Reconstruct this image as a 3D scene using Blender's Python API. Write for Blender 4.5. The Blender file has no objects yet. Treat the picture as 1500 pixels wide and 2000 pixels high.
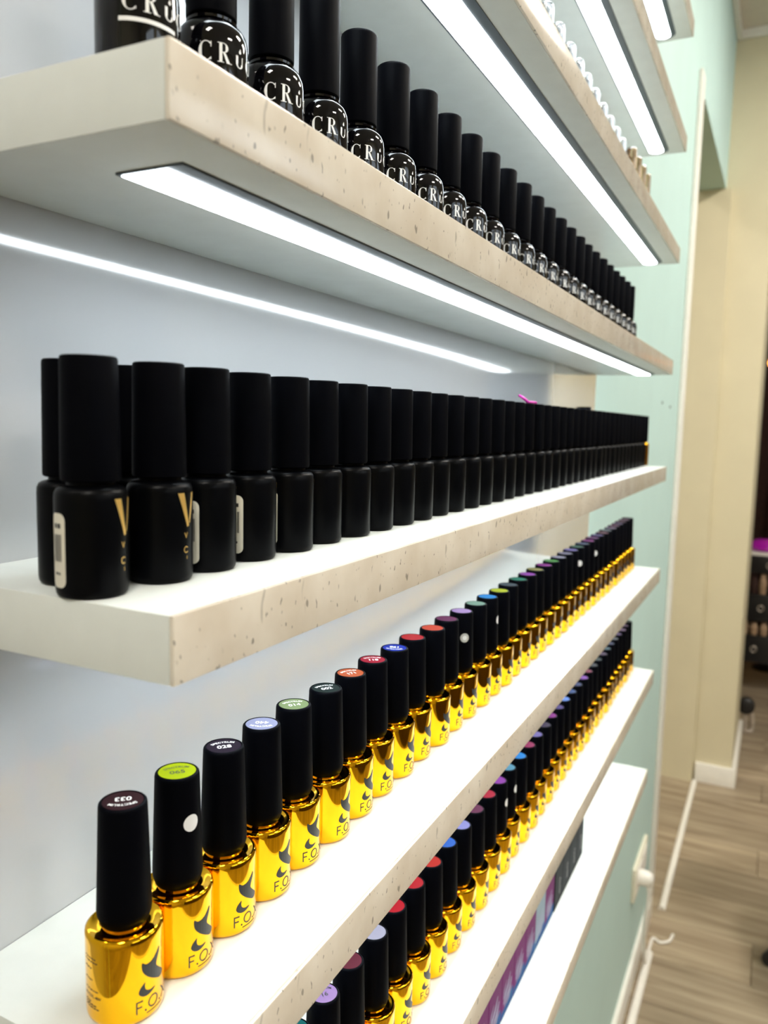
import bpy, bmesh, math, random
from mathutils import Vector, Matrix
from mathutils.geometry import tessellate_polygon

random.seed(7)
scn = bpy.context.scene
COL = scn.collection
T = 0.022                      # one shelf thickness in metres; the layout below counts in this unit
FZ = 72.0                      # floor lies 72 units below the camera
R = math.radians

def W(x, y, z):
    return Vector((x * T, y * T, (z + FZ) * T))

# ------------------------------------------------------------------ camera
cam_d = bpy.data.cameras.new('camera')
cam = bpy.data.objects.new('camera', cam_d)
COL.objects.link(cam)
scn.camera = cam
right = Vector((0.8935, 0.4485, 0.0225)).normalized()
fwd = Vector((-0.4435, 0.8892, -0.1127)).normalized()
up = right.cross(fwd).normalized()
m = Matrix((right, up, -fwd)).transposed().to_4x4()
m.translation = W(12.4862, 0, -0.0225)
cam.matrix_world = m
cam_d.sensor_fit = 'VERTICAL'
cam_d.sensor_height = 36.0
cam_d.lens = 1544.47 * 36.0 / 2000.0
cam_d.clip_start = 0.01
cam_d.dof.use_dof = True
cam_d.dof.focus_distance = 0.40
cam_d.dof.aperture_fstop = cam_d.lens / 2.4

# ------------------------------------------------------------------ world, light, exposure
wd = bpy.data.worlds.new('world')
scn.world = wd
wd.use_nodes = True
wn = wd.node_tree.nodes['Background']
wn.inputs[0].default_value = (0.80, 0.90, 1.0, 1)
wn.inputs[1].default_value = 3.0
scn.view_settings.view_transform = 'Standard'
scn.view_settings.look = 'None'
scn.view_settings.gamma = 1.0
scn.view_settings.use_curve_mapping = False
scn.view_settings.exposure = 0.64
LED_POWER = 12.0
CEIL_POWER = 44.0

# ------------------------------------------------------------------ materials
def new_mat(name):
    mt = bpy.data.materials.new(name)
    mt.use_nodes = True
    nt = mt.node_tree
    return mt, nt, nt.nodes['Principled BSDF']

def simple(name, col, rough=0.5, metal=0.0, coat=0.0, noise=0.04, spec=0.5, nscale=40.0, bump=0.0):
    """Principled material whose colour wanders a little with object-space noise."""
    mt, nt, b = new_mat(name)
    tc = nt.nodes.new('ShaderNodeTexCoord')
    nz = nt.nodes.new('ShaderNodeTexNoise')
    nz.inputs['Scale'].default_value = nscale
    nz.inputs['Detail'].default_value = 3
    nt.links.new(tc.outputs['Object'], nz.inputs['Vector'])
    rp = nt.nodes.new('ShaderNodeValToRGB')
    lo = [max(0, c * (1 - noise)) for c in col]
    hi = [min(1, c * (1 + noise)) for c in col]
    rp.color_ramp.elements[0].color = (*lo, 1)
    rp.color_ramp.elements[1].color = (*hi, 1)
    rp.color_ramp.elements[0].position = 0.35
    rp.color_ramp.elements[1].position = 0.65
    nt.links.new(nz.outputs['Fac'], rp.inputs['Fac'])
    nt.links.new(rp.outputs['Color'], b.inputs['Base Color'])
    b.inputs['Roughness'].default_value = rough
    b.inputs['Metallic'].default_value = metal
    b.inputs['Coat Weight'].default_value = coat
    b.inputs['Coat Roughness'].default_value = 0.05
    b.inputs['Specular IOR Level'].default_value = spec
    if bump:
        bp = nt.nodes.new('ShaderNodeBump')
        bp.inputs['Strength'].default_value = bump
        bp.inputs['Distance'].default_value = 0.001
        nt.links.new(nz.outputs['Fac'], bp.inputs['Height'])
        nt.links.new(bp.outputs['Normal'], b.inputs['Normal'])
    return mt

def emit(name, col, power):
    mt, nt, b = new_mat(name)
    b.inputs['Base Color'].default_value = (*col, 1)
    b.inputs['Emission Color'].default_value = (*col, 1)
    b.inputs['Emission Strength'].default_value = power
    return mt

def glass(name, col, ior=1.46, rough=0.0):
    mt, nt, b = new_mat(name)
    b.inputs['Base Color'].default_value = (*col, 1)
    b.inputs['Transmission Weight'].default_value = 1.0
    b.inputs['IOR'].default_value = ior
    b.inputs['Roughness'].default_value = rough
    return mt

def speckled():
    """Glossy cream laminate with scattered grey chips and faint clouds."""
    mt, nt, b = new_mat('speckled_edging')
    N, L = nt.nodes, nt.links
    tc = N.new('ShaderNodeTexCoord')
    cl = N.new('ShaderNodeTexNoise'); cl.inputs['Scale'].default_value = 28; cl.inputs['Detail'].default_value = 4
    L.new(tc.outputs['Object'], cl.inputs['Vector'])
    base = N.new('ShaderNodeValToRGB')
    base.color_ramp.elements[0].color = (0.65, 0.58, 0.47, 1); base.color_ramp.elements[0].position = 0.3
    base.color_ramp.elements[1].color = (0.77, 0.72, 0.62, 1); base.color_ramp.elements[1].position = 0.65
    L.new(cl.outputs['Fac'], base.inputs['Fac'])
    prev = base.outputs['Color']
    for sc, stretch, th, colr, amt in ((260, 0.5, 0.715, (0.16, 0.15, 0.13), 0.65), (480, 0.55, 0.705, (0.18, 0.165, 0.14), 0.75), (120, 0.6, 0.735, (0.26, 0.24, 0.20), 0.5)):
        mp = N.new('ShaderNodeMapping')
        mp.inputs['Scale'].default_value = (1, 1, stretch)
        mp.inputs['Rotation'].default_value = (R(16), 0, 0)
        mp.inputs['Location'].default_value = (0.37 * th, sc * 0.013, 0.11)
        L.new(tc.outputs['Object'], mp.inputs['Vector'])
        nz = N.new('ShaderNodeTexNoise'); nz.inputs['Scale'].default_value = sc; nz.inputs['Detail'].default_value = 1.0
        L.new(mp.outputs['Vector'], nz.inputs['Vector'])
        mr = N.new('ShaderNodeMapRange'); mr.inputs['From Min'].default_value = th; mr.inputs['From Max'].default_value = th + 0.035
        mr.inputs['To Max'].default_value = amt
        L.new(nz.outputs['Fac'], mr.inputs['Value'])
        mx = N.new('ShaderNodeMix'); mx.data_type = 'RGBA'
        L.new(mr.outputs[0], mx.inputs['Factor']); L.new(prev, mx.inputs['A']); mx.inputs['B'].default_value = (*colr, 1)
        prev = mx.outputs['Result']
    L.new(prev, b.inputs['Base Color'])
    b.inputs['Roughness'].default_value = 0.16
    return mt

def wood():
    mt, nt, b = new_mat('floor_wood')
    N, L = nt.nodes, nt.links
    tc = N.new('ShaderNodeTexCoord'); oi = N.new('ShaderNodeObjectInfo')
    ad = N.new('ShaderNodeVectorMath'); ad.operation = 'ADD'
    sc = N.new('ShaderNodeVectorMath'); sc.operation = 'SCALE'; sc.inputs['Scale'].default_value = 9.0
    cx = N.new('ShaderNodeCombineXYZ')
    for i in range(3): L.new(oi.outputs['Random'], cx.inputs[i])
    L.new(cx.outputs[0], sc.inputs[0]); L.new(tc.outputs['Object'], ad.inputs[0]); L.new(sc.outputs[0], ad.inputs[1])
    mp = N.new('ShaderNodeMapping'); mp.inputs['Scale'].default_value = (1.6, 16, 1)
    L.new(ad.outputs[0], mp.inputs['Vector'])
    nz = N.new('ShaderNodeTexNoise'); nz.inputs['Scale'].default_value = 1.5; nz.inputs['Detail'].default_value = 6; nz.inputs['Distortion'].default_value = 0.6
    L.new(mp.outputs[0], nz.inputs['Vector'])
    rp = N.new('ShaderNodeValToRGB')
    e = rp.color_ramp.elements
    e[0].color = (0.21, 0.155, 0.10, 1); e[0].position = 0.28
    e[1].color = (0.45, 0.37, 0.26, 1); e[1].position = 0.7
    L.new(nz.outputs['Fac'], rp.inputs['Fac'])
    hs = N.new('ShaderNodeHueSaturation')
    mr = N.new('ShaderNodeMapRange'); mr.inputs['To Min'].default_value = 0.82; mr.inputs['To Max'].default_value = 1.16
    L.new(oi.outputs['Random'], mr.inputs['Value']); L.new(mr.outputs[0], hs.inputs['Value'])
    L.new(rp.outputs['Color'], hs.inputs['Color']); L.new(hs.outputs['Color'], b.inputs['Base Color'])
    b.inputs['Roughness'].default_value = 0.45
    return mt

M = {}
M['mint'] = simple('mint_paint', (0.49, 0.67, 0.63), 0.6, noise=0.02, nscale=6)
M['cream_wall'] = simple('cream_paint', (0.66, 0.60, 0.42), 0.7, noise=0.02, nscale=6)
M['ceiling'] = simple('ceiling_paint', (0.70, 0.64, 0.54), 0.8, noise=0.02)
M['white_trim'] = simple('white_trim', (0.88, 0.86, 0.80), 0.3, noise=0.02)
M['panel'] = simple('gloss_white_panel', (0.52, 0.535, 0.555), 0.09, coat=0.8, noise=0.015, nscale=9, bump=0.05)
M['board'] = simple('white_laminate', (0.72, 0.76, 0.73), 0.38, noise=0.02, nscale=60)
M['edging'] = speckled()
M['alu'] = simple('dark_grey_aluminium', (0.05, 0.065, 0.075), 0.4)
M['led'] = emit('led_diffuser', (0.86, 0.95, 1.0), LED_POWER)
M['ceil_lamp'] = emit('ceiling_lamp', (1.0, 0.94, 0.85), CEIL_POWER)
M['gold'] = simple('gold_chrome', (1.0, 0.52, 0.012), 0.06, metal=1.0, noise=0.03)
M['gold_foil'] = simple('gold_foil', (0.85, 0.56, 0.16), 0.3, metal=0.55, noise=0.05)
M['cap'] = simple('matte_black_plastic', (0.0008, 0.001, 0.0022), 0.55, noise=0.2, spec=0.035)
M['vog'] = simple('satin_black_glass', (0.0012, 0.0014, 0.002), 0.33, noise=0.2, spec=0.07)
M['cruo'] = simple('black_gloss_glass', (0.002, 0.002, 0.003), 0.03, coat=0.0, noise=0.2, spec=0.36)
M['print_black'] = simple('black_print', (0.02, 0.022, 0.022), 0.4)
M['print_grey'] = simple('grey_print', (0.06, 0.05, 0.03), 0.4)
M['print_white'] = simple('white_print', (0.85, 0.85, 0.83), 0.5)
M['cream_label'] = simple('cream_paper', (0.72, 0.69, 0.58), 0.6)
M['white_sticker'] = simple('white_paper', (0.85, 0.85, 0.85), 0.5)
M['grey_sticker'] = simple('grey_foil', (0.42, 0.42, 0.38), 0.35)
M['clear'] = glass('clear_glass', (0.97, 0.98, 1.0))
M['amber'] = glass('amber_glass', (0.55, 0.36, 0.20))
M['pane'] = glass('window_glass', (1, 1, 1), ior=1.02)
M['magenta'] = simple('magenta_rubber', (0.55, 0.01, 0.32), 0.4)
M['box_magenta'] = simple('magenta_card', (0.15, 0.002, 0.11), 0.5, spec=0.05)
M['box_blue'] = simple('blue_card', (0.0, 0.065, 0.22), 0.5, spec=0.05)
M['box_silver'] = simple('silver_card', (0.26, 0.34, 0.40), 0.5, spec=0.05)
M['box_black'] = simple('black_card', (0.004, 0.006, 0.009), 0.5, spec=0.05)
M['box_print'] = simple('pale_print', (0.34, 0.34, 0.46), 0.5, spec=0.05)
M['wood'] = wood()
M['socket'] = simple('ivory_plastic', (0.80, 0.76, 0.62), 0.35)
M['dark_brown'] = simple('dark_brown_cloth', (0.035, 0.012, 0.008), 0.8, noise=0.3)
M['dark_wood'] = simple('dark_brown_wood', (0.055, 0.028, 0.014), 0.4, noise=0.25, nscale=6)
M['black_plastic'] = simple('black_plastic', (0.01, 0.01, 0.011), 0.35)
M['tan'] = simple('tan_card', (0.42, 0.28, 0.17), 0.5, noise=0.2)
M['grey_metal'] = simple('grey_metal', (0.55, 0.48, 0.40), 0.35, metal=0.3)
M['amber_lamp'] = emit('amber_lamp', (1.0, 0.30, 0.06), 6.0)

# ------------------------------------------------------------------ mesh helpers (units of T)
def mesh_obj(name, verts, faces, mat, parent=None, smooth=False, scale=T):
    me = bpy.data.meshes.new(name)
    me.from_pydata([tuple(c * scale for c in v) for v in verts], [], faces)
    me.update()
    return link_mesh(name, me, mat, parent, smooth)

def link_mesh(name, me, mat, parent=None, smooth=False):
    if smooth:
        for p in me.polygons: p.use_smooth = True
        me.set_sharp_from_angle(angle=R(38))
    if mat is not None and not me.materials: me.materials.append(mat)
    o = bpy.data.objects.new(name, me)
    COL.objects.link(o)
    if parent: o.parent = parent
    return o

def tag(o, label=None, cat=None, group=None, kind=None):
    if label: o['label'] = label
    if cat: o['category'] = cat
    if group: o['group'] = group
    if kind: o['kind'] = kind
    return o

def empty(name, loc, rz=0.0):
    o = bpy.data.objects.new(name, None)
    o.empty_display_size = 0.01
    COL.objects.link(o)
    o.location = loc
    o.rotation_euler = (0, 0, rz)
    return o

def inst(src, parent, mat=None):
    """Copy of one mesh object under a new parent (shares its mesh)."""
    c = src.copy()
    COL.objects.link(c)
    c.parent = parent
    if mat is not None:
        c.material_slots[0].link = 'OBJECT'
        c.material_slots[0].material = mat
    return c

def boxes(lst, bevel=0.0, segs=2):
    """One mesh from several boxes ((x0,y0,z0),(x1,y1,z1))."""
    bm = bmesh.new()
    for a, b in lst:
        vs = [bm.verts.new((x, y, z)) for z in (a[2], b[2]) for y in (a[1], b[1]) for x in (a[0], b[0])]
        for f in ((0, 2, 3, 1), (4, 5, 7, 6), (0, 1, 5, 4), (2, 6, 7, 3), (0, 4, 6, 2), (1, 3, 7, 5)):
            bm.faces.new([vs[i] for i in f])
    if bevel:
        bmesh.ops.bevel(bm, geom=list(bm.edges), offset=bevel, segments=segs, affect='EDGES', profile=0.6)
    bmesh.ops.recalc_face_normals(bm, faces=bm.faces)
    bmesh.ops.scale(bm, vec=(T, T, T), verts=bm.verts)
    me = bpy.data.meshes.new('box'); bm.to_mesh(me); bm.free()
    return me

def box(name, lst, mat, parent=None, bevel=0.0, segs=2, loc=None):
    me = boxes(lst, bevel, segs); me.name = name
    o = link_mesh(name, me, mat, parent, smooth=bevel > 0)
    if loc is not None: o.location = loc
    return o

def lathe(name, prof, mat, parent=None, seg=40, smooth=True):
    verts, faces, rings = [], [], []
    for r, z in prof:
        if r < 1e-6:
            rings.append([len(verts)]); verts.append((0, 0, z))
        else:
            rings.append(list(range(len(verts), len(verts) + seg)))
            for i in range(seg):
                a = 2 * math.pi * i / seg
                verts.append((r * math.cos(a), r * math.sin(a), z))
    for A, B in zip(rings[:-1], rings[1:]):
        for i in range(seg):
            j = (i + 1) % seg
            if len(A) == 1 and len(B) == 1: continue
            if len(A) == 1: faces.append((A[0], B[j], B[i]))
            elif len(B) == 1: faces.append((A[i], A[j], B[0]))
            else: faces.append((A[i], A[j], B[j], B[i]))
    return mesh_obj(name, verts, faces, mat, parent, smooth)

def tube(name, pts, rad, mat, parent=None, seg=10, closed=False):
    pts = [Vector(p) for p in pts]
    n = len(pts); verts, faces = [], []
    ref = Vector((0, 0, 1))
    for i, p in enumerate(pts):
        a = pts[(i - 1) % n] if (closed or i > 0) else p
        b = pts[(i + 1) % n] if (closed or i < n - 1) else p
        d = (b - a).normalized()
        s = d.cross(ref)
        if s.length < 1e-3: s = d.cross(Vector((1, 0, 0)))
        s.normalize(); u = s.cross(d)
        for k in range(seg):
            t = 2 * math.pi * k / seg
            verts.append(tuple(p + (s * math.cos(t) + u * math.sin(t)) * rad))
    for i in range(n if closed else n - 1):
        for k in range(seg):
            a = i * seg; b = ((i + 1) % n) * seg; l = (k + 1) % seg
            faces.append((a + k, a + l, b + l, b + k))
    if not closed:
        faces.append(tuple(range(seg))[::-1]); faces.append(tuple(range((n - 1) * seg, n * seg)))
    return mesh_obj(name, verts, faces, mat, parent, True)

def smooth_path(pts, sub=6):
    out = []
    P = [Vector(p) for p in pts]
    for i in range(len(P) - 1):
        p0 = P[max(0, i - 1)]; p1 = P[i]; p2 = P[i + 1]; p3 = P[min(len(P) - 1, i + 2)]
        for k in range(sub):
            t = k / sub
            out.append(0.5 * ((2 * p1) + (p2 - p0) * t + (2 * p0 - 5 * p1 + 4 * p2 - p3) * t * t + (3 * p1 - p0 - 3 * p2 + p3) * t ** 3))
    out.append(P[-1])
    return out

# ---- flat print: lists of polygons in (u, v), each polygon = [outer loop, hole, ...]
def tess(polys):
    verts, faces = [], []
    for loops in polys:
        flat = [p for l in loops for p in l]
        tri = tessellate_polygon([[Vector((p[0], p[1], 0)) for p in l] for l in loops])
        b = len(verts)
        verts += [(p[0], p[1]) for p in flat]
        faces += [tuple(b + i for i in t) for t in tri]
    return verts, faces

def to_bm(verts, faces):
    bm = bmesh.new()
    vs = [bm.verts.new((v[0], v[1], 0)) for v in verts]
    for f in faces:
        try: bm.faces.new([vs[i] for i in f])
        except ValueError: pass
    return bm

def wrap_mesh(name, vf, rad, a0, z0, mat, parent=None, step=0.06, radfn=None):
    """Wrap flat (u, v) print round a cylinder of radius rad, centred on angle a0 and height z0."""
    bm = to_bm(*vf)
    us = [v.co.x for v in bm.verts]
    k = math.ceil(min(us) / step)
    while k * step < max(us):
        bmesh.ops.bisect_plane(bm, geom=bm.verts[:] + bm.edges[:] + bm.faces[:], plane_co=(k * step, 0, 0), plane_no=(1, 0, 0))
        k += 1
    for v in bm.verts:
        u, h = v.co.x, v.co.y
        r = (radfn(z0 + h) if radfn else rad)
        a = a0 + u / rad
        v.co = Vector((r * math.cos(a), r * math.sin(a), z0 + h)) * T
    me = bpy.data.meshes.new(name); bm.to_mesh(me); bm.free()
    # face outwards
    for p in me.polygons:
        if p.normal.dot(Vector((p.center.x, p.center.y, 0))) < 0: p.flip()
    return link_mesh(name, me, mat, parent)

def flat_mesh(name, vf, xf, mat, parent=None):
    verts, faces = vf
    me = bpy.data.meshes.new(name)
    me.from_pydata([tuple(Vector(xf(*v)) * T) for v in verts], [], faces); me.update()
    return link_mesh(name, me, mat, parent)

def join_vf(*vfs):
    V, F = [], []
    for v, f in vfs:
        b = len(V); V += list(v); F += [tuple(i + b for i in t) for t in f]
    return V, F

def move_vf(vf, du=0, dv=0, s=1.0, rot=0.0):
    c, sn = math.cos(rot), math.sin(rot)
    return [((u * c - v * sn) * s + du, (u * sn + v * c) * s + dv) for u, v in vf[0]], vf[1]

def quad(u0, v0, u1, v1): return [[(u0, v0), (u1, v0), (u1, v1), (u0, v1)]]

def ribbon(pts, w):
    """Filled stroke along a polyline; w is one width or one per point."""
    n = len(pts); L, Rr = [], []
    for i, p in enumerate(pts):
        a = pts[max(0, i - 1)]; b = pts[min(n - 1, i + 1)]
        dx, dy = b[0] - a[0], b[1] - a[1]; l = math.hypot(dx, dy) or 1
        ww = (w[i] if isinstance(w, (list, tuple)) else w) / 2
        L.append((p[0] - dy / l * ww, p[1] + dx / l * ww)); Rr.append((p[0] + dy / l * ww, p[1] - dx / l * ww))
    V = L + Rr
    return V, [(i, i + 1, n + i + 1, n + i) for i in range(n - 1)]

def ring_vf(a, b, th0, th1, t0=0, t1=360, n=28, cx=0, cy=0):
    """Elliptical ring, thin (th0) at top and bottom and thick (th1) at the sides."""
    V, F = [], []
    for i in range(n + 1):
        t = R(t0 + (t1 - t0) * i / n); th = th0 + (th1 - th0) * abs(math.cos(t)) ** 1.5
        V.append((cx + a * math.cos(t), cy + b * math.sin(t)))
        V.append((cx + (a - th) * math.cos(t), cy + (b - th0) * math.sin(t)))
    for i in range(n): F.append((2 * i, 2 * i + 2, 2 * i + 3, 2 * i + 1))
    return V, F

def disc_vf(r, n=28, cx=0, cy=0, ry=None):
    ry = ry or r
    return [(cx + r * math.cos(2 * math.pi * i / n), cy + ry * math.sin(2 * math.pi * i / n)) for i in range(n)], [tuple(range(n))]

_font_cache = {}
def text_vf(s, size):
    """Outline text as flat triangles, centred on the origin."""
    if (s) not in _font_cache:
        cu = bpy.data.curves.new('t', 'FONT'); cu.body = s; cu.size = 1.0
        cu.align_x = 'CENTER'; cu.align_y = 'CENTER'; cu.resolution_u = 3; cu.offset = 0.012
        ob = bpy.data.objects.new('t', cu); COL.objects.link(ob)
        dg = bpy.context.evaluated_depsgraph_get()
        me = bpy.data.meshes.new_from_object(ob.evaluated_get(dg))
        V = [(v.co.x, v.co.y) for v in me.vertices]; F = [tuple(p.vertices) for p in me.polygons]
        bpy.data.objects.remove(ob); bpy.data.curves.remove(cu); bpy.data.meshes.remove(me)
        _font_cache[s] = (V, F)
    V, F = _font_cache[s]
    return [(u * size, v * size) for u, v in V], F

def serif_word():
    """C R u-with-dot O in a high-contrast roman face, cap height 1, centred on u = 0."""
    C_ = join_vf(ring_vf(0.40, 0.5, 0.04, 0.17, 48, 312, 26, 0.40, 0.5), tess([quad(0.635, 0.70, 0.675, 0.98), quad(0.635, 0.06, 0.665, 0.20)]))
    Rv = join_vf(tess([quad(0.10, 0, 0.26, 1), quad(0, 0, 0.36, 0.035), quad(0, 0.965, 0.36, 1), [[(0.30, 0.50), (0.44, 0.50), (0.72, 0.0), (0.52, 0.0)]], quad(0.5, 0, 0.82, 0.035)]),
                 ring_vf(0.30, 0.25, 0.04, 0.15, -90, 90, 14, 0.30, 0.75), tess([quad(0.26, 0.965, 0.31, 1), quad(0.26, 0.50, 0.31, 0.54)]))
    Uv = join_vf(tess([quad(0.0, 0.24, 0.15, 0.62), quad(0.46, 0.24, 0.52, 0.62)]), ring_vf(0.26, 0.24, 0.05, 0.13, 180, 360, 14, 0.26, 0.24),
                 disc_vf(0.085, 12, 0.30, 0.84), tess([[[(0.235, 0.87), (0.365, 0.87), (0.33, 1.04)]]]))
    Ov = ring_vf(0.36, 0.36, 0.04, 0.17, 0, 360, 30, 0.36, 0.36)
    w = join_vf(move_vf(C_, 0), move_vf(Rv, 1.0), move_vf(Uv, 2.1), move_vf(Ov, 2.95))
    return move_vf(w, -1.83, 0)

def fox_word():
    """F . O . X in thin sans strokes, cap height 1, centred on u = 0."""
    w = 0.11
    F_ = join_vf(ribbon([(0.05, 0), (0.05, 1)], w), ribbon([(0.0, 0.95), (0.55, 0.95)], w), ribbon([(0.05, 0.5), (0.48, 0.5)], w))
    dot = disc_vf(0.08, 10, 0, 0.07)
    O_ = ring_vf(0.5, 0.5, w, w, 0, 360, 30, 0.5, 0.5)
    X_ = join_vf(ribbon([(0, 0), (0.7, 1)], w), ribbon([(0, 1), (0.7, 0)], w))
    return move_vf(join_vf(F_, move_vf(dot, 0.78), move_vf(O_, 1.0), move_vf(dot, 2.25), move_vf(X_, 2.5)), -1.6, 0)

def spline_loop(pts, sub=5):
    P = [Vector((p[0], p[1], 0)) for p in pts]; n = len(P); out = []
    for i in range(n):
        p0, p1, p2, p3 = P[i - 1], P[i], P[(i + 1) % n], P[(i + 2) % n]
        for k in range(sub):
            t = k / sub
            q = 0.5 * ((2 * p1) + (p2 - p0) * t + (2 * p0 - 5 * p1 + 4 * p2 - p3) * t * t + (3 * p1 - p0 - 3 * p2 + p3) * t ** 3)
            out.append((q.x, q.y))
    return out

# ================================================================== THE ROOM
XM = -0.4            # mint wall face
Y_END = 117.0        # where the mint wall stops at the opening
Y_FAR = 169.5        # cross wall
CZ = 74.0            # ceiling
XR, YB, YF, XO = 150.0, -110.0, 310.0, -75.0

floor = box('floor', [((XO, YB, -1.5), (XR, YF, -0.35))], M['wood'])
tag(floor, kind='structure')
pl_me = boxes([((0.04, 0.04, -0.35), (53.96, 9.46, 0.0))], bevel=0.05, segs=1)
pl_me.name = 'plank'; pl_me.materials.append(M['wood'])
row = 0
y = 98.0 - 9.5 * 22
while y < YF - 9:
    off = ((row * 19.7) % 54.0)
    x = XO + 0.1
    x = 13.8 - 54.0 * 2 + (0 if row % 3 == 1 else (21 if row % 3 == 2 else 37)) - 21
    while x < XR:
        if x + 54 > XO and x < XR - 2:
            o = bpy.data.objects.new('plank', pl_me); COL.objects.link(o); o.parent = floor
            o.location = (x * T, y * T, 0.0)
        x += 54.0
    y += 9.5; row += 1

def S(z): return z + FZ       # layout height -> height above the floor

wl = box('wall_left', [((-5.5, YB, 0), (XM, Y_END, S(CZ))), ((-5.5, Y_END, S(45.5)), (XM, Y_FAR, S(CZ)))], M['mint'])
tag(wl, kind='structure')
wb = box('wall_back', [((XO, Y_FAR, 0), (8.0, 200.0, S(CZ)))], M['cream_wall'])
tag(wb, kind='structure')
jamb = box('trim_2', [((-5.5, Y_FAR - 1.6, 0), (0.75, Y_FAR, S(45.5)))], M['cream_wall'])
tag(jamb, kind='structure')
tag(box('wall_far', [((XO, YF, 0), (XR, YF + 3, S(CZ)))], M['cream_wall']), kind='structure')
tag(box('wall_front', [((XM, YB - 3, 0), (XR, YB, S(CZ)))], M['cream_wall']), kind='structure')
tag(box('wall_side', [((XO - 3, YB, 0), (XO, YF, S(CZ))), ((XO, YB, 0), (-5.5, YB + 3, S(CZ)))], M['cream_wall']), kind='structure')
tag(box('ceiling', [((XO, YB, S(CZ)), (XR, YF, S(CZ) + 3))], M['ceiling']), kind='structure')
tag(box('trim_3', [((XM, YB, S(CZ) - 1.6), (XM + 1.0, Y_FAR, S(CZ))), ((XM + 1.0, Y_FAR - 1.0, S(CZ) - 1.6), (8.0, Y_FAR, S(CZ)))], M['white_trim'], bevel=0.2), kind='structure')
# right wall with three tall windows
WIN = [(-60.0, 0.0), (20.0, 80.0), (100.0, 160.0)]
wz0, wz1 = 104.0, 138.0
segs_, yy = [], YB
for a, b in WIN:
    segs_.append(((XR, yy, 0), (XR + 6, a, S(CZ))))
    segs_.append(((XR, a, 0), (XR + 6, b, wz0))); segs_.append(((XR, a, wz1), (XR + 6, b, S(CZ))))
    yy = b
segs_.append(((XR, yy, 0), (XR + 6, YF, S(CZ))))
tag(box('wall_right', segs_, M['cream_wall']), kind='structure')
for n, (a, b) in enumerate(WIN):
    w = tag(empty('window_%d' % (n + 1), (XR * T, (a + b) / 2 * T, wz0 * T)), kind='structure')
    h, hw = wz1 - wz0, (b - a) / 2
    fr = [((1, -hw, 0), (4, -hw + 2.2, h)), ((1, hw - 2.2, 0), (4, hw, h)), ((1, -hw + 2.2, 0), (4, hw - 2.2, 2.2)), ((1, -hw + 2.2, h - 2.2), (4, hw - 2.2, h))]
    box('window_frame', fr, M['white_trim'], w)
    for k in (-1, 0, 1):
        box('mullion', [((1.6, k * hw / 2 - 0.7, 2.2), (3.4, k * hw / 2 + 0.7, h - 2.2))], M['white_trim'], w)
    box('transom', [((1.6, -hw + 2.2, h * 0.62), (3.4, hw - 2.2, h * 0.62 + 1.6))], M['white_trim'], w)
    box('pane', [((2.4, -hw + 2.2, 2.2), (2.6, hw - 2.2, h - 2.2))], M['pane'], w)
    box('window_sill', [((-4, -hw - 2, -1.6), (1, hw + 2, 0))], M['white_trim'], w)

for k in range(5):
    y0_ = -62.0 + 46.0 * k
    wr = tag(empty('wardrobe', W(XR - 0.2, y0_ + 23, -72)), 'dark brown wardrobe under the high windows, %s along the right wall' % ['first', 'second', 'third', 'fourth', 'fifth'][k], 'wardrobe', 'wardrobes along the right wall')
    box('body', [((-26, -22.9, 0), (0, 22.9, 98))], M['dark_wood'], wr)
    for sg in (-1, 1):
        dr = box('door', [((-26.9, min(0.15 * sg, 22.6 * sg), 3), (-26.05, max(0.15 * sg, 22.6 * sg), 97))], M['dark_wood'], wr, bevel=0.15)
        box('handle', [((-27.9, 1.6 * sg - 0.3, 46), (-26.9, 1.6 * sg + 0.3, 56))], M['grey_metal'], dr, bevel=0.1)

bb = box('baseboard_left', [((XM, YB, 0), (XM + 0.55, Y_END - 0.4, 3.7))], M['white_trim'], bevel=0.12)
tag(bb, kind='structure')
bb = box('baseboard_back', [((XO, Y_FAR - 0.9, 0), (-0.4, Y_FAR, 3.9)), ((1.2, Y_FAR - 0.9, 0), (8.9, Y_FAR, 3.9)), ((8.0, Y_FAR, 0), (8.9, 200.0, 3.9))], M['white_trim'], bevel=0.12)
tag(bb, kind='structure')
cs = box('trim_1', [((XM, 113.8, 3.7), (XM + 0.55, Y_END + 0.05, S(46.2)))], M['white_trim'], bevel=0.2)
tag(cs, kind='structure')

# glossy white back panel behind the shelves
tag(box('wall_panel', [((XM, -60.0, S(-42)), (0.0, 59.4, S(CZ) - 2))], M['panel'], bevel=0.05), 'glossy white back panel the shelves are fixed to', 'wall panel')

# ceiling lamps: flat rectangular panels; rear one added to brighten near shelf ends
for i, (cx, cy, lab) in enumerate([(52, 132, 'flat ceiling light panel farthest along the room'), (60, 82, 'flat ceiling light panel in the middle of the room'), (34, -42, 'added unseen ceiling light panel above and behind the viewer'), (112, 30, 'flat ceiling light panel over the wardrobes'), (-40, 60, 'flat ceiling light panel in the side room')]):
    lt = empty('ceiling_light', W(cx, cy, CZ))
    tag(lt, lab, 'ceiling light', 'ceiling lights')
    box('frame', [((-7, -14, -0.8), (7, 14, 0))], M['white_trim'], lt)
    box('diffuser', [((-6.3, -13.3, -0.95), (6.3, 13.3, -0.8))], M['ceil_lamp'], lt)

# ================================================================== SHELVES
D, Y0, Y1 = 5.267, 8.148, 59.436
ZS = [27.155, 19.751, 12.363, 4.744, -2.711, -10.064, -17.649, -25.251]
SH_NAMES = ['topmost white shelf, only its far end in view at the upper right',
            'second white shelf from the top with a glowing strip below',
            'white shelf holding the clear bottles, third from the top',
            'white shelf with speckled cream edge holding the lettered black bottles',
            'white shelf with speckled cream edge holding the matte black bottles',
            'white shelf holding the upper row of gold bottles',
            'white shelf holding the lower row of gold bottles',
            'lowest white shelf with small magenta and black cartons']

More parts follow.
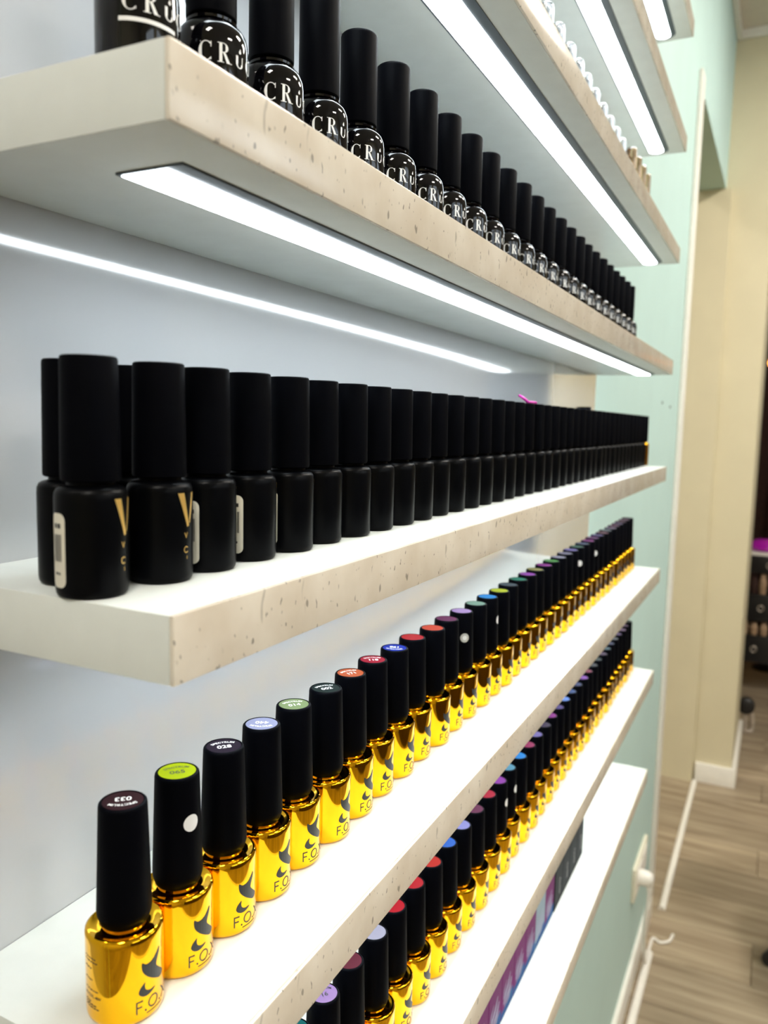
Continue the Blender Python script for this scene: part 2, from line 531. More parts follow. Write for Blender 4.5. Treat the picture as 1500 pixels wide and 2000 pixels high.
def stadium(x0, x1, y0, y1, z0, z1, n=10):
    r = (x1 - x0) / 2; cx = (x0 + x1) / 2
    loop = [(cx + r * math.cos(math.pi * i / n), y1 - r + r * math.sin(math.pi * i / n)) for i in range(n + 1)]
    loop += [(x0, y0), (x1, y0)]
    k = len(loop)
    V = [(x, y, z0) for x, y in loop] + [(x, y, z1) for x, y in loop]
    Fc = [tuple(range(k))[::-1], tuple(range(k, 2 * k))] + [(i, (i + 1) % k, k + (i + 1) % k, k + i) for i in range(k)]
    return V, Fc

for i, z in enumerate(ZS):
    s = empty('wall_shelf', W(0, 0, z))
    tag(s, SH_NAMES[i], 'shelf', 'stacked wall shelves')
    box('board', [((0.01, Y0, -1.0), (D - 0.09, Y1, 0))], M['board'], s, bevel=0.025)
    box('edging', [((D - 0.09, Y0, -1.0), (D, Y1, 0))], M['edging'], s, bevel=0.03)
    if i < 7:
        V, Fc = stadium(2.92, 4.26, 9.55, 58.95, -1.04, -1.0)
        pr = mesh_obj('light_profile', V, Fc, M['alu'], s)
        V, Fc = stadium(3.0, 3.92, 9.6, 58.8, -1.06, -1.035)
        mesh_obj('diffuser', V, Fc, M['led'], pr)

# ================================================================== BOTTLES
ONES = ['', 'first', 'second', 'third', 'fourth', 'fifth', 'sixth', 'seventh', 'eighth', 'ninth', 'tenth', 'eleventh', 'twelfth', 'thirteenth', 'fourteenth', 'fifteenth', 'sixteenth', 'seventeenth', 'eighteenth', 'nineteenth']
def ordinal(n):
    if n < 20: return ONES[n]
    tens = {2: ('twentieth', 'twenty'), 3: ('thirtieth', 'thirty'), 4: ('fortieth', 'forty')}[n // 10]
    return tens[0] if n % 10 == 0 else tens[1] + '-' + ONES[n % 10]

# ---------------- gold bottles
fox_body = lathe('bottle_body', [(0, 0.03), (0.46, 0.03), (0.52, 0.0), (0.588, 0.02), (0.628, 0.07), (0.643, 0.14), (0.643, 1.40), (0.645, 1.465), (0.635, 1.51), (0.605, 1.535), (0.55, 1.525), (0.50, 1.505), (0.43, 1.50), (0.37, 1.51), (0.36, 1.54), (0.36, 1.66), (0, 1.66)], M['gold'], seg=56)
fox_cap = lathe('cap', [(0, 1.57), (0.385, 1.57), (0.41, 1.60), (0.448, 1.73), (0.455, 1.80), (0.40, 3.60), (0.392, 3.64), (0.372, 3.665), (0.352, 3.67), (0.345, 3.655), (0, 3.655)], M['cap'], seg=48)
lab_disc = flat_mesh('cap_label', disc_vf(0.335, 32), lambda u, v: (u, v, 3.662), M['white_sticker'])
# fox mark: ear and tail, and the word below
ear = spline_loop([(-0.30, 0.44), (-0.20, 0.36), (-0.05, 0.40), (0.10, 0.56), (0.14, 0.60), (0.13, 0.46), (0.04, 0.20), (0.12, 0.04), (0.26, -0.16), (0.16, -0.28), (0.0, -0.18), (-0.18, 0.0), (-0.29, 0.20)], 4)
tail = spline_loop([(-0.24, -0.12), (-0.34, -0.24), (-0.37, -0.38), (-0.28, -0.49), (-0.14, -0.50), (0.0, -0.40), (-0.13, -0.40), (-0.22, -0.33), (-0.245, -0.22)], 4)
mark_vf = tess([[ear], [tail]])
fox_mark = wrap_mesh('fox_mark', ([(u * 0.86, v * 0.64) for u, v in mark_vf[0]], mark_vf[1]), 0.6465, R(2), 0.80, M['print_black'])
fox_letters = wrap_mesh('lettering', join_vf(move_vf(fox_word(), 0, 0, 0.215), tess([quad(-0.16, -0.055, 0.20, -0.04)])), 0.6465, R(0), 0.21, M['print_black'])
fp = []
rf = random.Random(3)
for v, w in ((1.18, 0.30), (1.12, 0.34), (1.00, 0.20), (0.80, 0.22), (0.62, 0.36), (0.40, 0.16), (0.355, 0.30), (0.31, 0.36)):
    u = 0.0
    while u < w:
        l = rf.uniform(0.03, 0.08)
        fp += [quad(u, v, min(u + l, w), v + 0.016)]; u += l + 0.014
fine = join_vf(tess(fp), move_vf(text_vf('LED/CCFL, 48W', 0.062), 0.19, 0.52))
fox_fine = wrap_mesh('fine_print', fine, 0.6465, R(-118), 0.0, M['print_grey'])
white_dot = wrap_mesh('round_sticker', disc_vf(0.155, 28), 0.43, 0, 2.82, M['white_sticker'], radfn=lambda z: 0.455 - (z - 1.80) * 0.03055 + 0.004)
ring_dot = wrap_mesh('round_sticker', disc_vf(0.16, 28), 0.43, 0, 2.82, M['grey_sticker'], radfn=lambda z: 0.455 - (z - 1.80) * 0.03055 + 0.004)
ring_in = wrap_mesh('sticker_print', join_vf(ring_vf(0.13, 0.13, 0.015, 0.015), disc_vf(0.085, 20)), 0.43, 0, 2.82, M['print_white'], radfn=lambda z: 0.455 - (z - 1.80) * 0.03055 + 0.007)

def arc_text(s, size, rad, inner):
    V, F = text_vf(s, size)
    return [((rad + v) * math.sin(u / rad), (rad + v) * math.cos(u / rad) - (rad - inner)) for u, v in V], F

spectrum = arc_text('SPECTRUM', 0.098, 0.42, 0.155)
_lab_me = {}
def label_text(num, ang, mat, parent):
    vf = move_vf(join_vf(spectrum, move_vf(text_vf(num, 0.19), 0, -0.06)), rot=ang)
    return flat_mesh('label_print', vf, lambda u, v: (u, v, 3.666), mat, parent)

PAL = {}
def pal(name, rgb):
    if name not in PAL: PAL[name] = simple('label_' + name.replace(' ', '_'), tuple(c * 0.36 for c in rgb), 0.45, noise=0.05, spec=0.08)
    return PAL[name]

UP = [  # upper row: colour word, rgb, number, text angle, text colour
 ('dark maroon', (0.045, 0.008, 0.014), '033', 222, 1), ('lime', (0.62, 0.78, 0.0), '065', 48, 0), ('dark violet', (0.022, 0.010, 0.028), '028', 48, 1),
 ('pale lavender', (0.42, 0.44, 0.68), '440', 208, 1), ('sage green', (0.30, 0.40, 0.18), '014', 50, 1), ('dark teal', (0.006, 0.022, 0.020), '002', 55, 1),
 ('orange', (0.62, 0.12, 0.035), '171', 60, 1), ('crimson', (0.42, 0.004, 0.03), '118', 38, 1), ('royal blue', (0.0, 0.025, 0.45), '198', 200, 1),
 ('red', (0.50, 0.01, 0.02), None, 0, 1), ('vermilion', (0.60, 0.06, 0.025), None, 40, 1), ('plum', (0.14, 0.01, 0.08), None, 20, 1), ('lilac', (0.42, 0.26, 0.55), None, 0, 1),
 ('grey green', (0.20, 0.34, 0.26), None, 0, 1), ('sky blue', (0.0, 0.22, 0.62), None, 0, 1), ('yellow green', (0.42, 0.48, 0.0), None, 0, 0), ('slate', (0.04, 0.06, 0.08), None, 0, 1),
 ('emerald', (0.0, 0.16, 0.10), None, 0, 1), ('violet', (0.25, 0.03, 0.33), None, 0, 1), ('olive', (0.24, 0.22, 0.06), None, 0, 1), ('purple', (0.24, 0.01, 0.22), None, 0, 1),
 ('leaf green', (0.04, 0.24, 0.03), None, 0, 1), ('silver grey', (0.26, 0.24, 0.32), None, 0, 1), ('grey mauve', (0.20, 0.18, 0.26), None, 0, 1), ('blue violet', (0.16, 0.12, 0.36), None, 0, 1),
 ('deep green', (0.02, 0.10, 0.06), None, 0, 1), ('slate blue', (0.05, 0.07, 0.14), None, 0, 1), ('magenta', (0.24, 0.01, 0.18), None, 0, 1), ('dark magenta', (0.13, 0.01, 0.12), None, 0, 1),
 ('indigo', (0.06, 0.03, 0.18), None, 0, 1), ('dark red', (0.15, 0.02, 0.04), None, 0, 1), ('ash grey', (0.16, 0.18, 0.18), None, 0, 1), ('dull mauve', (0.20, 0.12, 0.20), None, 0, 1),
 ('wine', (0.14, 0.02, 0.07), None, 0, 1), ('dusk purple', (0.13, 0.07, 0.16), None, 0, 1), ('dark wine', (0.10, 0.02, 0.05), None, 0, 1), ('smoky pink', (0.22, 0.10, 0.16), None, 0, 1), ('grey black', (0.05, 0.05, 0.06), None, 0, 1)]
LOW = [('teal', (0.0, 0.12, 0.12)), ('lilac', (0.42, 0.30, 0.68)), ('dark red', (0.36, 0.003, 0.01)), ('grey lavender', (0.42, 0.40, 0.52)), ('bright red', (0.50, 0.002, 0.015)), ('red', (0.46, 0.01, 0.02)),
 ('scarlet', (0.52, 0.02, 0.012)), ('cobalt blue', (0.03, 0.13, 0.55)), ('periwinkle', (0.28, 0.27, 0.60)), ('wine', (0.17, 0.01, 0.05)), ('crimson', (0.36, 0.005, 0.04)), ('violet', (0.15, 0.02, 0.20)), ('blue teal', (0.08, 0.26, 0.38)),
 ('azure', (0.0, 0.20, 0.60)), ('raspberry', (0.28, 0.005, 0.08)), ('blue violet', (0.14, 0.10, 0.36)), ('black violet', (0.03, 0.01, 0.05)), ('purple', (0.20, 0.02, 0.34)), ('indigo', (0.07, 0.03, 0.20)), ('cornflower', (0.12, 0.24, 0.66)),
 ('navy', (0.03, 0.07, 0.22)), ('dark blue', (0.02, 0.03, 0.12)), ('bright violet', (0.22, 0.05, 0.36)), ('cherry', (0.20, 0.01, 0.05)), ('charcoal', (0.02, 0.02, 0.03)), ('dark teal', (0.01, 0.05, 0.06)), ('dark plum', (0.05, 0.01, 0.05)), ('petrol', (0.02, 0.06, 0.08)),
 ('ink blue', (0.02, 0.02, 0.08)), ('smoke', (0.08, 0.08, 0.09)), ('dusky violet', (0.10, 0.05, 0.14)), ('mauve', (0.18, 0.10, 0.18)), ('dark mauve', (0.10, 0.05, 0.10)), ('black', (0.02, 0.02, 0.02))]
FX, FY, FS = 3.063, 9.358, 1.3107
dx1 = [0.0, 0.02, 0.05, 0.02, -0.03, 0.03, -0.02, -0.06, -0.04, -0.07, 0.02, -0.04, -0.02]

def gold_bottle(x, y, z, rz, colour, rgb, num, ang, light, label, group, marks):
    b = empty('polish_bottle', W(x, y, z), rz)
    tag(b, label, 'nail polish bottle', group)
    body = inst(fox_body, b)
    inst(fox_mark, body); inst(fox_letters, body)
    if marks: inst(fox_fine, body)
    c = inst(fox_cap, b)
    l = inst(lab_disc, c, pal(colour, rgb))
    l['label'] = colour + ' round label'
    if num: label_text(num, R(ang) - rz, M['print_white'] if light else M['print_black'], c)
    return b, c

for i, (cn, rgb, num, ang, light) in enumerate(UP):
    x = FX + (dx1[i] if i < len(dx1) else random.uniform(-0.04, 0.04))
    y = FY + i * FS + (0 if i < 9 else random.uniform(-0.02, 0.02))
    rz = R(random.uniform(-6, 6)) if i else R(0)
    lab = 'gold polish bottle with %s cap label, %s from near end of upper gold row' % (cn, ordinal(i + 1))
    b, c = gold_bottle(x, y, ZS[5], rz, cn, rgb, num, ang, light, lab, 'gold bottles on the upper gold shelf', i < 22)
    if i == 1:
        d = inst(white_dot, c); d.rotation_euler.z = R(-14) - rz; d['label'] = 'plain white round sticker'
    if i in (12, 25, 28):
        src = ring_dot if i == 12 else white_dot
        d = inst(src, c); d.rotation_euler.z = R(-50) - rz
        if i == 12:
            d2 = inst(ring_in, c); d2.rotation_euler.z = R(-50) - rz
    if i == 14:
        d = inst(white_dot, c); d.rotation_euler.z = R(8) - rz
for i, (cn, rgb) in enumerate(LOW):
    x = 3.346 + random.uniform(-0.04, 0.04)
    y = 20.889 + (i - 5) * 1.3358
    rz = R(random.uniform(-6, 6))
    lab = 'gold polish bottle with %s cap label, %s from near end of lower gold row' % (cn, ordinal(i + 1))
    b, c = gold_bottle(x, y, ZS[6], rz, cn, rgb, {1: '16'}.get(i), 48, 0, lab, 'gold bottles on the lower gold shelf', i < 18)
    if i in (11, 12):
        d = inst(white_dot, c); d.rotation_euler.z = R(0) - rz

# ---------------- matte black bottles
vog_body = lathe('bottle_body', [(0, 0.02), (0.40, 0.02), (0.44, 0.0), (0.49, 0.015), (0.52, 0.06), (0.53, 0.13), (0.53, 1.46), (0.522, 1.55), (0.495, 1.61), (0.45, 1.64), (0.39, 1.655), (0.35, 1.67), (0.35, 1.80), (0, 1.80)], M['vog'], seg=48)
vog_cap = lathe('cap', [(0, 1.715), (0.40, 1.715), (0.43, 1.735), (0.437, 1.78), (0.412, 3.50), (0.405, 3.54), (0.385, 3.557), (0, 3.557)], M['cap'], seg=48)
vee = [[[(-0.22, 0.56), (-0.09, 0.56), (0.03, 0.02), (-0.02, 0.0)]], [[(0.12, 0.56), (0.20, 0.56), (0.06, 0.06), (0.03, 0.06)]]]
vog_v = wrap_mesh('gold_emblem', tess(vee), 0.533, R(0), 0.92, M['gold_foil'])
def small_caps(s, size): return text_vf(s, size)
vog_t = wrap_mesh('gold_lettering', join_vf(move_vf(text_vf('V', 0.13), -0.05, 0.36), move_vf(ring_vf(0.055, 0.055, 0.014, 0.014, 40, 320), -0.05, 0.13), move_vf(text_vf('i', 0.09), -0.03, 0.0)), 0.533, R(0), 0.42, M['gold_foil'])
rr = 0.11
def rrect(w, h, r, n=6):
    L = []
    for cx, cy, a0 in ((w / 2 - r, h / 2 - r, 0), (-w / 2 + r, h / 2 - r, 90), (-w / 2 + r, -h / 2 + r, 180), (w / 2 - r, -h / 2 + r, 270)):
        for k in range(n + 1):
            a = R(a0 + 90 * k / n); L.append((cx + r * math.cos(a), cy + r * math.sin(a)))
    return L
vog_l = wrap_mesh('paper_label', tess([[rrect(0.34, 1.10, 0.11)]]), 0.534, 0, 0.72, M['cream_label'])
bars = []
for k in range(9): bars.append(quad(-0.10 + k * 0.022, -0.16, -0.10 + k * 0.022 + (0.014 if k % 3 else 0.007), 0.24))
bars += [quad(-0.08, 0.33, -0.01, 0.40), quad(0.01, 0.33, 0.08, 0.40), quad(-0.07, -0.36, 0.0, -0.32), quad(0.02, -0.36, 0.06, -0.32)]
vog_bar = wrap_mesh('barcode_print', tess(bars), 0.5365, 0, 0.72, M['print_black'])

VX, VY, VS = 3.334, 8.70, 1.2865
NV = 41
for i in range(NV):
    dx = {0: -0.05, 1: 0.04, 2: 0.02, 3: 0.0, 4: 0.05}.get(i, random.uniform(-0.03, 0.03))
    b = empty('polish_bottle', W(VX + dx, VY + i * VS + {0: -0.10, 1: -0.02, 2: -0.10, 3: -0.09, 4: -0.08, 5: -0.05}.get(i, -0.04), ZS[4]), R(random.uniform(-8, 8)))
    last = i == NV - 1
    if i == 0: lab = 'matte black polish bottle with barcode label, nearest of the front row'
    elif last: lab = 'gold polish bottle with black cap, far end of the matte black front row'
    else: lab = 'matte black polish bottle, %s from the near end of the front row' % ordinal(i + 1)
    tag(b, lab, 'nail polish bottle', 'matte black bottles in the front row')
    body = inst(vog_body, b, M['gold'] if last else None)
    cap = inst(vog_cap, b)
    if not last and i < 24:
        v = inst(vog_v, body); t = inst(vog_t, body)
        v.rotation_euler.z = t.rotation_euler.z = R(12) if i < 2 else R(52 + 7 * (i % 3))
        LA = {0: -105, 2: -82, 3: -83, 4: -98, 5: -106, 6: -104, 9: -97}
        if i in LA:
            a = LA[i]
            l = inst(vog_l, body); l.rotation_euler.z = R(a) - b.rotation_euler.z; l['label'] = 'cream paper label'
            q = inst(vog_bar, body); q.rotation_euler.z = R(a) - b.rotation_euler.z
for k, (x, y, s, lab) in enumerate([(2.30, 9.12, 1.0, 'matte black polish bottle behind the nearest one, at the left'), (2.25, 10.5, 1.0, 'matte black polish bottle seen in the gap behind the first two'), (2.2, 46.0, 1.075, 'slightly taller black bottle rising behind the far part of the row')]):
    b = empty('polish_bottle', W(x, y, ZS[4]), R(30 * k))
    tag(b, lab, 'nail polish bottle', 'matte black bottles in the back row')
    inst(vog_body, b); inst(vog_cap, b)
    b.scale = (1, 1, s)
# magenta band lying on the cap tops
loop = []
for k in range(40):
    t = 2 * math.pi * k / 40
    loop.append((0.30 * math.cos(t) - 0.02, 0.62 * math.sin(t), 3.61 + 0.26 * max(0, math.cos(t + 2.6)) ** 0.7))
rb = tube('hair_band', loop, 0.05, M['magenta'], closed=True, seg=8)
rb.location = W(VX - 0.1, VY + 17.6 * VS, ZS[4])
tag(rb, 'magenta elastic band lying on the black caps', 'hair band')

# ---------------- lettered glossy black bottles
cr_body = lathe('bottle_body', [(0, 0.02), (0.52, 0.02), (0.58, 0.0), (0.62, 0.03), (0.635, 0.09), (0.635, 1.50), (0.625, 1.62), (0.59, 1.74), (0.53, 1.83), (0.46, 1.88), (0.40, 1.90), (0.39, 1.915), (0.43, 1.925), (0.435, 1.965), (0.39, 1.98), (0.36, 2.0), (0.36, 2.08), (0, 2.08)], M['cruo'], seg=56)
cr_cap = lathe('cap', [(0, 2.02), (0.405, 2.02), (0.43, 2.035), (0.435, 2.07), (0.425, 3.95), (0.415, 3.99), (0.39, 4.015), (0, 4.015)], M['cap'], seg=48)
cr_text = wrap_mesh('lettering', join_vf(move_vf(serif_word(), 0, 0, 0.31)), 0.6385, R(-20), 1.13, M['print_white'])
cr_line = wrap_mesh('label_band', tess([quad(-0.62, 0, 0.30, 0.06)]), 0.638, R(-20), 0.98, M['print_white'])
cr_lab = wrap_mesh('paper_label', tess([[rrect(0.5, 0.8, 0.08)]]), 0.639, R(-100), 1.15, M['cream_label'])
CX, CY, CS = 3.194, 15.092, 1.7698
for k in range(-3, 22):
    i = k + 4
    b = empty('polish_bottle', W(CX + random.uniform(-0.02, 0.02), CY + k * CS + {-3: 0.0}.get(k, random.uniform(-0.03, 0.03)), ZS[3]), R(random.uniform(-5, 5)))
    lab = 'glossy black lettered polish bottle, %s from the near end of its row' % ordinal(i)
    if k == 4: lab = 'glossy black lettered bottle with cream paper label, eighth in its row'
    tag(b, lab, 'nail polish bottle', 'lettered glossy black bottles')
    body = inst(cr_body, b); inst(cr_cap, b)
    inst(cr_text, body)
    if k == -3: inst(cr_line, body)
    if k == 4: inst(cr_lab, body)['label'] = 'cream paper label'

# ---------------- clear bottles on the shelf above
cl_body = lathe('bottle_body', [(0, 0.02), (0.40, 0.02), (0.46, 0.0), (0.48, 0.06), (0.48, 1.5), (0.44, 1.62), (0.32, 1.68), (0, 1.68)], M['clear'], seg=32)
cl_cap = lathe('cap', [(0, 1.70), (0.29, 1.70), (0.31, 1.74), (0.31, 3.10), (0.29, 3.22), (0.22, 3.29), (0.1, 3.31), (0, 3.31)], M['clear'], seg=32)
ys = [30.7 - 1.72, 30.7, 32.4, 34.2, 35.75, 37.35, 39.1, 40.95, 42.7, 44.4, 46.1, 47.8, 49.5, 51.2, 52.9]
for i, y in enumerate(ys):
    amber = i >= 11
    b = empty('glass_bottle', W(3.45 if not amber else 3.75, y, ZS[2]))
    lab = ('brownish glass bottle, %s from the far end of the clear bottle row' % ordinal(len(ys) - i)) if amber else ('clear glass bottle with clear cap, %s along its row from the near side' % ordinal(i + 1))
    tag(b, lab, 'bottle', 'clear bottles on the third shelf')
    inst(cl_body, b, M['amber'] if amber else None); inst(cl_cap, b, M['amber'] if amber else None)

# ---------------- cartons on the lowest shelf
BW = 1.72
swirl = [ribbon([(-0.55, 0.62), (-0.35, 0.95), (0.0, 1.2), (0.30, 1.62)], [0.1, 0.22, 0.2, 0.05]), ribbon([(-0.45, 0.45), (-0.1, 0.72), (0.2, 0.85), (0.5, 1.25)], [0.06, 0.2, 0.24, 0.08]),
         ribbon([(-0.15, 0.40), (0.2, 0.55), (0.55, 0.80)], [0.05, 0.16, 0.06]), ribbon([(-0.62, 0.9), (-0.5, 1.25), (-0.2, 1.55)], [0.05, 0.12, 0.04])]
def wave_poly(z0, amp, top):
    pts = [(-BW / 2 + BW * k / 10, z0 + amp * math.sin(k / 10 * 3.0)) for k in range(11)]
    return pts
bl_poly = [[(-BW / 2 + 0.03, 0.02), (BW / 2 - 0.03, 0.02)] + [(BW / 2 - 0.03 - (BW - 0.06) * k / 8, 0.50 + 0.14 * math.cos(k / 8 * 3.1)) for k in range(9)]]
def on_front(u, v): return (0.003, u, v)
def on_front2(u, v): return (0.006, u, v)
carton_blue = flat_mesh('blue_print', tess([bl_poly]), on_front, M['box_blue'])
carton_swirl = flat_mesh('pale_print', join_vf(*swirl), on_front2, M['box_print'])
carton_ring = flat_mesh('ring_print', join_vf(move_vf(ring_vf(0.14, 0.16, 0.03, 0.03), 0.2, 1.25), tess([quad(0.1, 0.55 + 0.1 * k, 0.34, 0.58 + 0.1 * k) for k in range(5)])), on_front, M['grey_sticker'])
carton_me = boxes([((-1.7, -BW / 2 + 0.015, 0), (0, BW / 2 - 0.015, 4.4))], bevel=0.02, segs=1)
carton_me.materials.append(M['box_magenta']); carton_me.name = 'carton_body'
NC = 7
ye = 38.72
for i in range(NC):
    y = ye - BW * (i + 0.5)
    silver = i == 1
    lab = 'pale silver blue carton among the magenta ones on the lowest shelf' if silver else 'small magenta and blue carton, %s before the black cartons' % ordinal(i + 1)
    b = tag(empty('carton', W(3.55, y, ZS[7])), lab, 'carton', 'magenta cartons on the lowest shelf')
    body = bpy.data.objects.new('carton_body', carton_me); COL.objects.link(body); body.parent = b
    if silver:
        body.material_slots[0].link = 'OBJECT'; body.material_slots[0].material = M['box_silver']
    inst(carton_blue, b); inst(carton_swirl, b)
for i in range(4):
    y = ye + 0.06 + 1.65 * (i + 0.5)
    b = tag(empty('carton', W(3.58, y, ZS[7])), 'small black carton, %s beyond the magenta cartons' % ordinal(i + 1), 'carton', 'black cartons on the lowest shelf')
    body = bpy.data.objects.new('carton_body', carton_me); COL.objects.link(body); body.parent = b
    body.scale = (1, 1.64 / 1.72, 1)
    body.material_slots[0].link = 'OBJECT'; body.material_slots[0].material = M['box_black']
    inst(carton_ring, b)

# pattern objects were only sources for the copies
for o in (fox_body, fox_cap, lab_disc, fox_mark, fox_letters, fox_fine, white_dot, ring_dot, ring_in, vog_body, vog_cap, vog_v, vog_t, vog_l, vog_bar, cr_body, cr_cap, cr_text, cr_line, cr_lab, cl_body, cl_cap, carton_blue, carton_swirl, carton_ring):
    bpy.data.objects.remove(o)

# ================================================================== SMALL THINGS ON AND BY THE WALL
so = tag(empty('wall_socket', W(XM, 102, -58.9)), 'ivory wall socket plate low on the mint wall', 'socket')
box('plate', [((0, -5, 0), (0.5, 5, 4.4))], M['socket'], so, bevel=0.15)
box('socket_well', [((0.5, -3.9, 0.6), (0.62, -0.3, 3.8))], M['white_trim'], so, bevel=0.05)
box('socket_well', [((0.5, 0.3, 0.6), (0.62, 3.9, 3.8))], M['white_trim'], so, bevel=0.05)
pg = tag(empty('power_plug', W(XM + 0.62, 99.8, -56.7)), 'white round plug in the wall socket', 'plug')
pb = lathe('plug_body', [(0, 0), (0.95, 0), (1.0, 0.3), (0.95, 1.1), (0.7, 1.5), (0.35, 1.7), (0, 1.7)], M['white_trim'], pg, seg=28)
pb.rotation_euler = (0, R(90), 0)
cord = smooth_path([(1.0, 0, -0.6), (1.15, 0.1, -2.5), (0.85, 0.6, -7), (0.9, 3, -13.2), (0.75, 8.6, -15.0), (0.9, 11.4, -15.05), (1.9, 10.9, -15.05), (3.0, 11.8, -15.05), (3.3, 13.6, -15.05)])
tube('cord', cord, 0.2, M['white_trim'], pg)
for (a, b_, x, lab) in ((119.2, 168.2, 1.25, 'white cable cover strip crossing the opening on the floor'), (40.0, 108.0, 1.05, 'white cable cover strip on the floor beside the baseboard')):
    n = 8
    V, F = [], []
    for yv in (a, b_):
        for k in range(n + 1):
            t = math.pi * k / n; V.append((x + 0.52 * math.cos(t), yv, 0.5 * math.sin(t)))
    for k in range(n): F.append((k, k + 1, n + 2 + k, n + 1 + k))
    F += [tuple(range(n + 1))[::-1], tuple(range(n + 1, 2 * n + 2)), (0, n + 1, 2 * n + 1, n)]
    tag(mesh_obj('cable_cover', V, F, M['white_trim'], smooth=True), lab, 'cable cover', 'cable covers on the floor')
for (y, z, lab) in ((98.1, 3.0, 'tiny dark screw in the mint wall, the nearer one'), (105.5, 2.7, 'tiny dark screw in the mint wall, by the white trim')):
    s = lathe('wall_screw', [(0, 0), (0.16, 0), (0.16, 0.06), (0.08, 0.1), (0, 0.1)], M['black_plastic'], seg=12)
    s.location = W(XM, y, z); s.rotation_euler = (0, R(90), 0)
    tag(s, lab, 'screw', 'screws in the mint wall')

# office chair caster on the floor at the right edge
cs_ = tag(empty('chair_base', W(18.2, 113.4, -72)), 'black swivel chair foot with caster on the wooden floor', 'chair')
for sgn in (-1, 1):
    wv = lathe('caster_wheel', [(0, -0.35), (0.8, -0.35), (1.15, -0.2), (1.2, 0), (1.15, 0.2), (0.8, 0.35), (0, 0.35)], M['black_plastic'], cs_, seg=24)
    wv.rotation_euler = (R(90), 0, R(25)); wv.location = (-2.0 * T + sgn * 0.2 * T, sgn * 0.48 * T, 1.2 * T)
tube('caster_hood', [(-2.0, 0, 1.6), (-1.9, 0, 2.4), (-1.7, 0, 2.9)], 0.5, M['grey_metal'], cs_)
tube('leg', smooth_path([(-1.9, 0, 2.9), (2, 0.4, 3.6), (10, 1.0, 4.6)]), 0.75, M['black_plastic'], cs_)
tube('column', [(10, 1.0, 4.2), (10, 1.0, 20)], 1.1, M['grey_metal'], cs_)
for k in range(1, 5):
    a = 2 * math.pi * k / 5 + math.pi
    tube('leg', [(10, 1, 4.6), (10 + 11.5 * math.cos(a), 1 + 11.5 * math.sin(a), 3.0)], 0.75, M['black_plastic'], cs_)
    wv = lathe('caster_wheel', [(0, -0.5), (1.1, -0.5), (1.2, 0), (1.1, 0.5), (0, 0.5)], M['black_plastic'], cs_, seg=20)
    wv.rotation_euler = (R(90), 0, a); wv.location = ((10 + 11.5 * math.cos(a)) * T, (1 + 11.5 * math.sin(a)) * T, 1.2 * T)
lathe('seat', [(0, 20), (8, 20), (9.5, 21), (9.5, 22.6), (8.5, 23.4), (0, 23.6)], M['black_plastic'], cs_, seg=32).location = (10 * T, 1 * T, 0)

# black three-tier trolley far behind the corner
tr = tag(empty('trolley', W(12.5, 238, -72)), 'black storage trolley with three crates far behind the cream corner', 'trolley')
box('top_board', [((-8.5, -5, 38.6), (8.5, 5, 39.5))], M['white_trim'], tr, bevel=0.1)
for sx in (-7.8, 7.8):
    for sy in (-4.4, 4.4):
        box('post', [((sx - 0.35, sy - 0.35, 1.5), (sx + 0.35, sy + 0.35, 38.6))], M['black_plastic'], tr)
        wv = lathe('caster_wheel', [(0, -0.3), (0.7, -0.3), (0.75, 0), (0.7, 0.3), (0, 0.3)], M['black_plastic'], tr, seg=16)
        wv.rotation_euler = (R(90), 0, 0); wv.location = (sx * T, sy * T, 0.75 * T)
for z0, z1, rx in ((33.8, 38.4, -0.6), (20.6, 28.0, -2.0), (9.2, 16.6, -3.0)):
    cr = box('crate', [((-7.4, -4.8, z0), (7.4, 4.4, z1))], M['black_plastic'], tr, bevel=0.2)
    rp = [(rx + 0.75 * math.cos(2 * math.pi * k / 20), -4.95, (z0 + z1) / 2 + 0.75 * math.sin(2 * math.pi * k / 20)) for k in range(20)]
    tube('ring_pull', rp, 0.14, M['grey_metal'], cr, closed=True, seg=6)
for k, (x, z, h, mt) in enumerate([(5.6, 28.0, 5.2, 'tan'), (7.9, 28.0, 4.6, 'dark_brown'), (10.0, 28.0, 5.4, 'tan'), (12.6, 28.0, 5.0, 'tan'), (6.2, 16.6, 3.6, 'tan'), (8.6, 16.6, 3.4, 'tan'), (11.0, 16.6, 3.6, 'tan'), (13.4, 16.6, 3.5, 'tan')]):
    j = lathe('jar', [(0, 0), (0.85, 0), (0.95, 0.15), (0.95, h * 0.7), (0.7, h * 0.8), (0.7, h), (0, h)], M[mt], seg=20)
    j.location = W(x + 0.6, 234.6, z - 72 + 0.02)
    tag(j, '%s jar on the %s crate of the far trolley, %s from the left' % ('dark brown' if mt == 'dark_brown' else 'tan', 'middle' if z > 20 else 'bottom', ordinal((k % 4) + 1)), 'jar', 'jars on the far trolley')
bag = lathe('glossy_pouch', [(0, 0), (3.6, 0), (4.6, 0.5), (4.8, 1.3), (4.2, 2.3), (3.0, 3.0), (1.5, 3.3), (0, 3.4)], simple('magenta_gloss', (0.5, 0.01, 0.5), 0.15, coat=1.0), seg=28)
bag.location = W(10.8, 237.5, -72 + 39.5); bag.scale = (1.0, 0.8, 1.0)
tag(bag, 'glossy magenta pouch on top of the far black trolley', 'pouch')

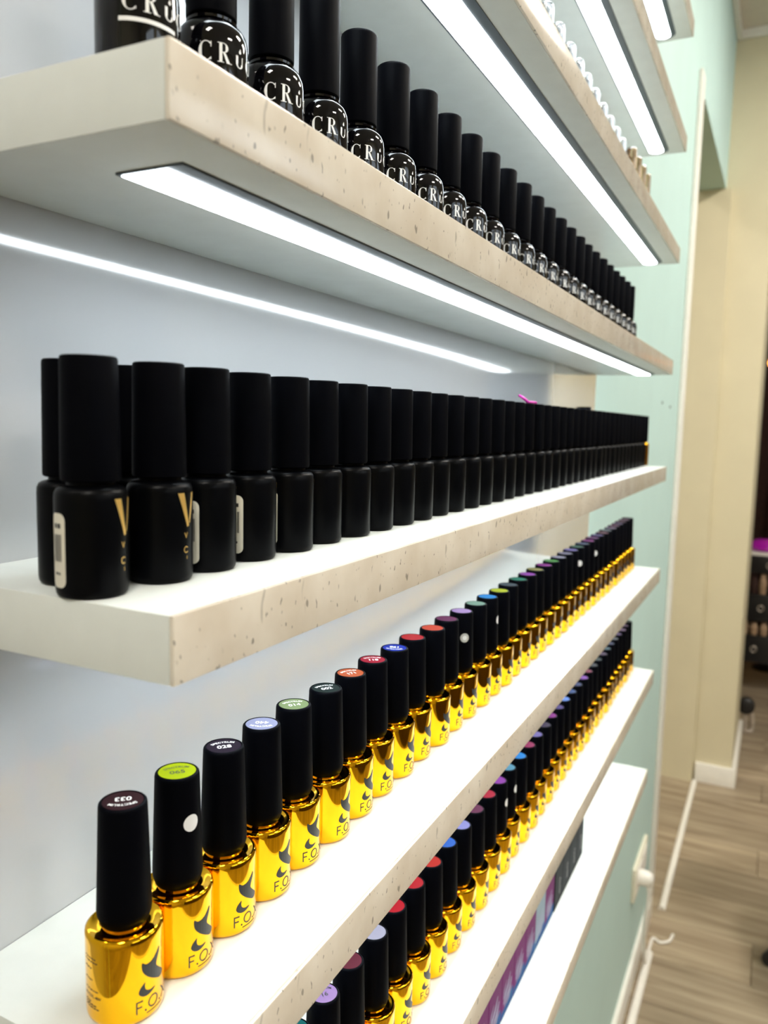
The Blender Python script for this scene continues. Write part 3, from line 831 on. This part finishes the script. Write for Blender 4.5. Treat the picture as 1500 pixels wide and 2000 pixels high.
# beige bracket foot with a black roller peeping out behind the corner
ft = tag(empty('foot_frame', W(8.0, 203, -72)), 'beige tubular frame with black roller peeping from behind the corner', 'stool frame')
tube('tube_frame', smooth_path([(-1.0 + 1.2, 0, 0.5), (2.4, -0.3, 0.55), (2.9, 0, 1.2), (2.75, 0, 4.2), (2.2, 0, 5.0)]), 0.45, M['grey_metal'], ft)
wv = lathe('roller', [(0, -1.2), (1.5, -1.2), (1.9, -0.9), (1.9, 0.9), (1.5, 1.2), (0, 1.2)], M['black_plastic'], ft, seg=24)
wv.rotation_euler = (R(90), 0, 0); wv.location = (1.25 * T, 0, 6.6 * T)
box('bracket', [((1.0, -0.5, 0), (1.6, 0.5, 6.6))], M['grey_metal'], ft, bevel=0.1)

# dark curtain at the far end of the room, with an amber two-globe lamp before it
cv, cf = [], []
n = 90
for k in range(n + 1):
    xx = -12 + 62 * k / n; yy = 300 + 1.1 * math.sin(k * 0.9)
    for z in (0.3, S(52)):
        cv.append((xx, yy, z))
for k in range(n): cf.append((2 * k, 2 * k + 2, 2 * k + 3, 2 * k + 1))
cu = mesh_obj('curtain', cv, cf, M['dark_brown'], smooth=True)
md = cu.modifiers.new('thick', 'SOLIDIFY'); md.thickness = 0.004
tag(cu, 'dark brown curtain at the far end of the room', 'curtain')
lp = tag(empty('floor_lamp', W(13.0, 262, -72)), 'lamp with amber glowing globes before the dark curtain', 'lamp')
lathe('base', [(0, 0), (4, 0), (4, 0.5), (0.6, 1.0), (0, 1.0)], M['black_plastic'], lp, seg=24)
tube('pole', [(0, 0, 0.8), (0, 0, 112)], 0.35, M['black_plastic'], lp)
for z in (92.0, 107.5):
    tube('arm', [(0, 0, z - 1), (-2.2, 0, z)], 0.22, M['black_plastic'], lp)
    g = lathe('globe', [(0, -2.0), (0.9, -1.75), (1.6, -1.0), (1.9, 0), (1.6, 1.0), (0.9, 1.75), (0, 2.0)], M['amber_lamp'], lp, seg=20)
    g.location = (-3.9 * T, 0, z * T)
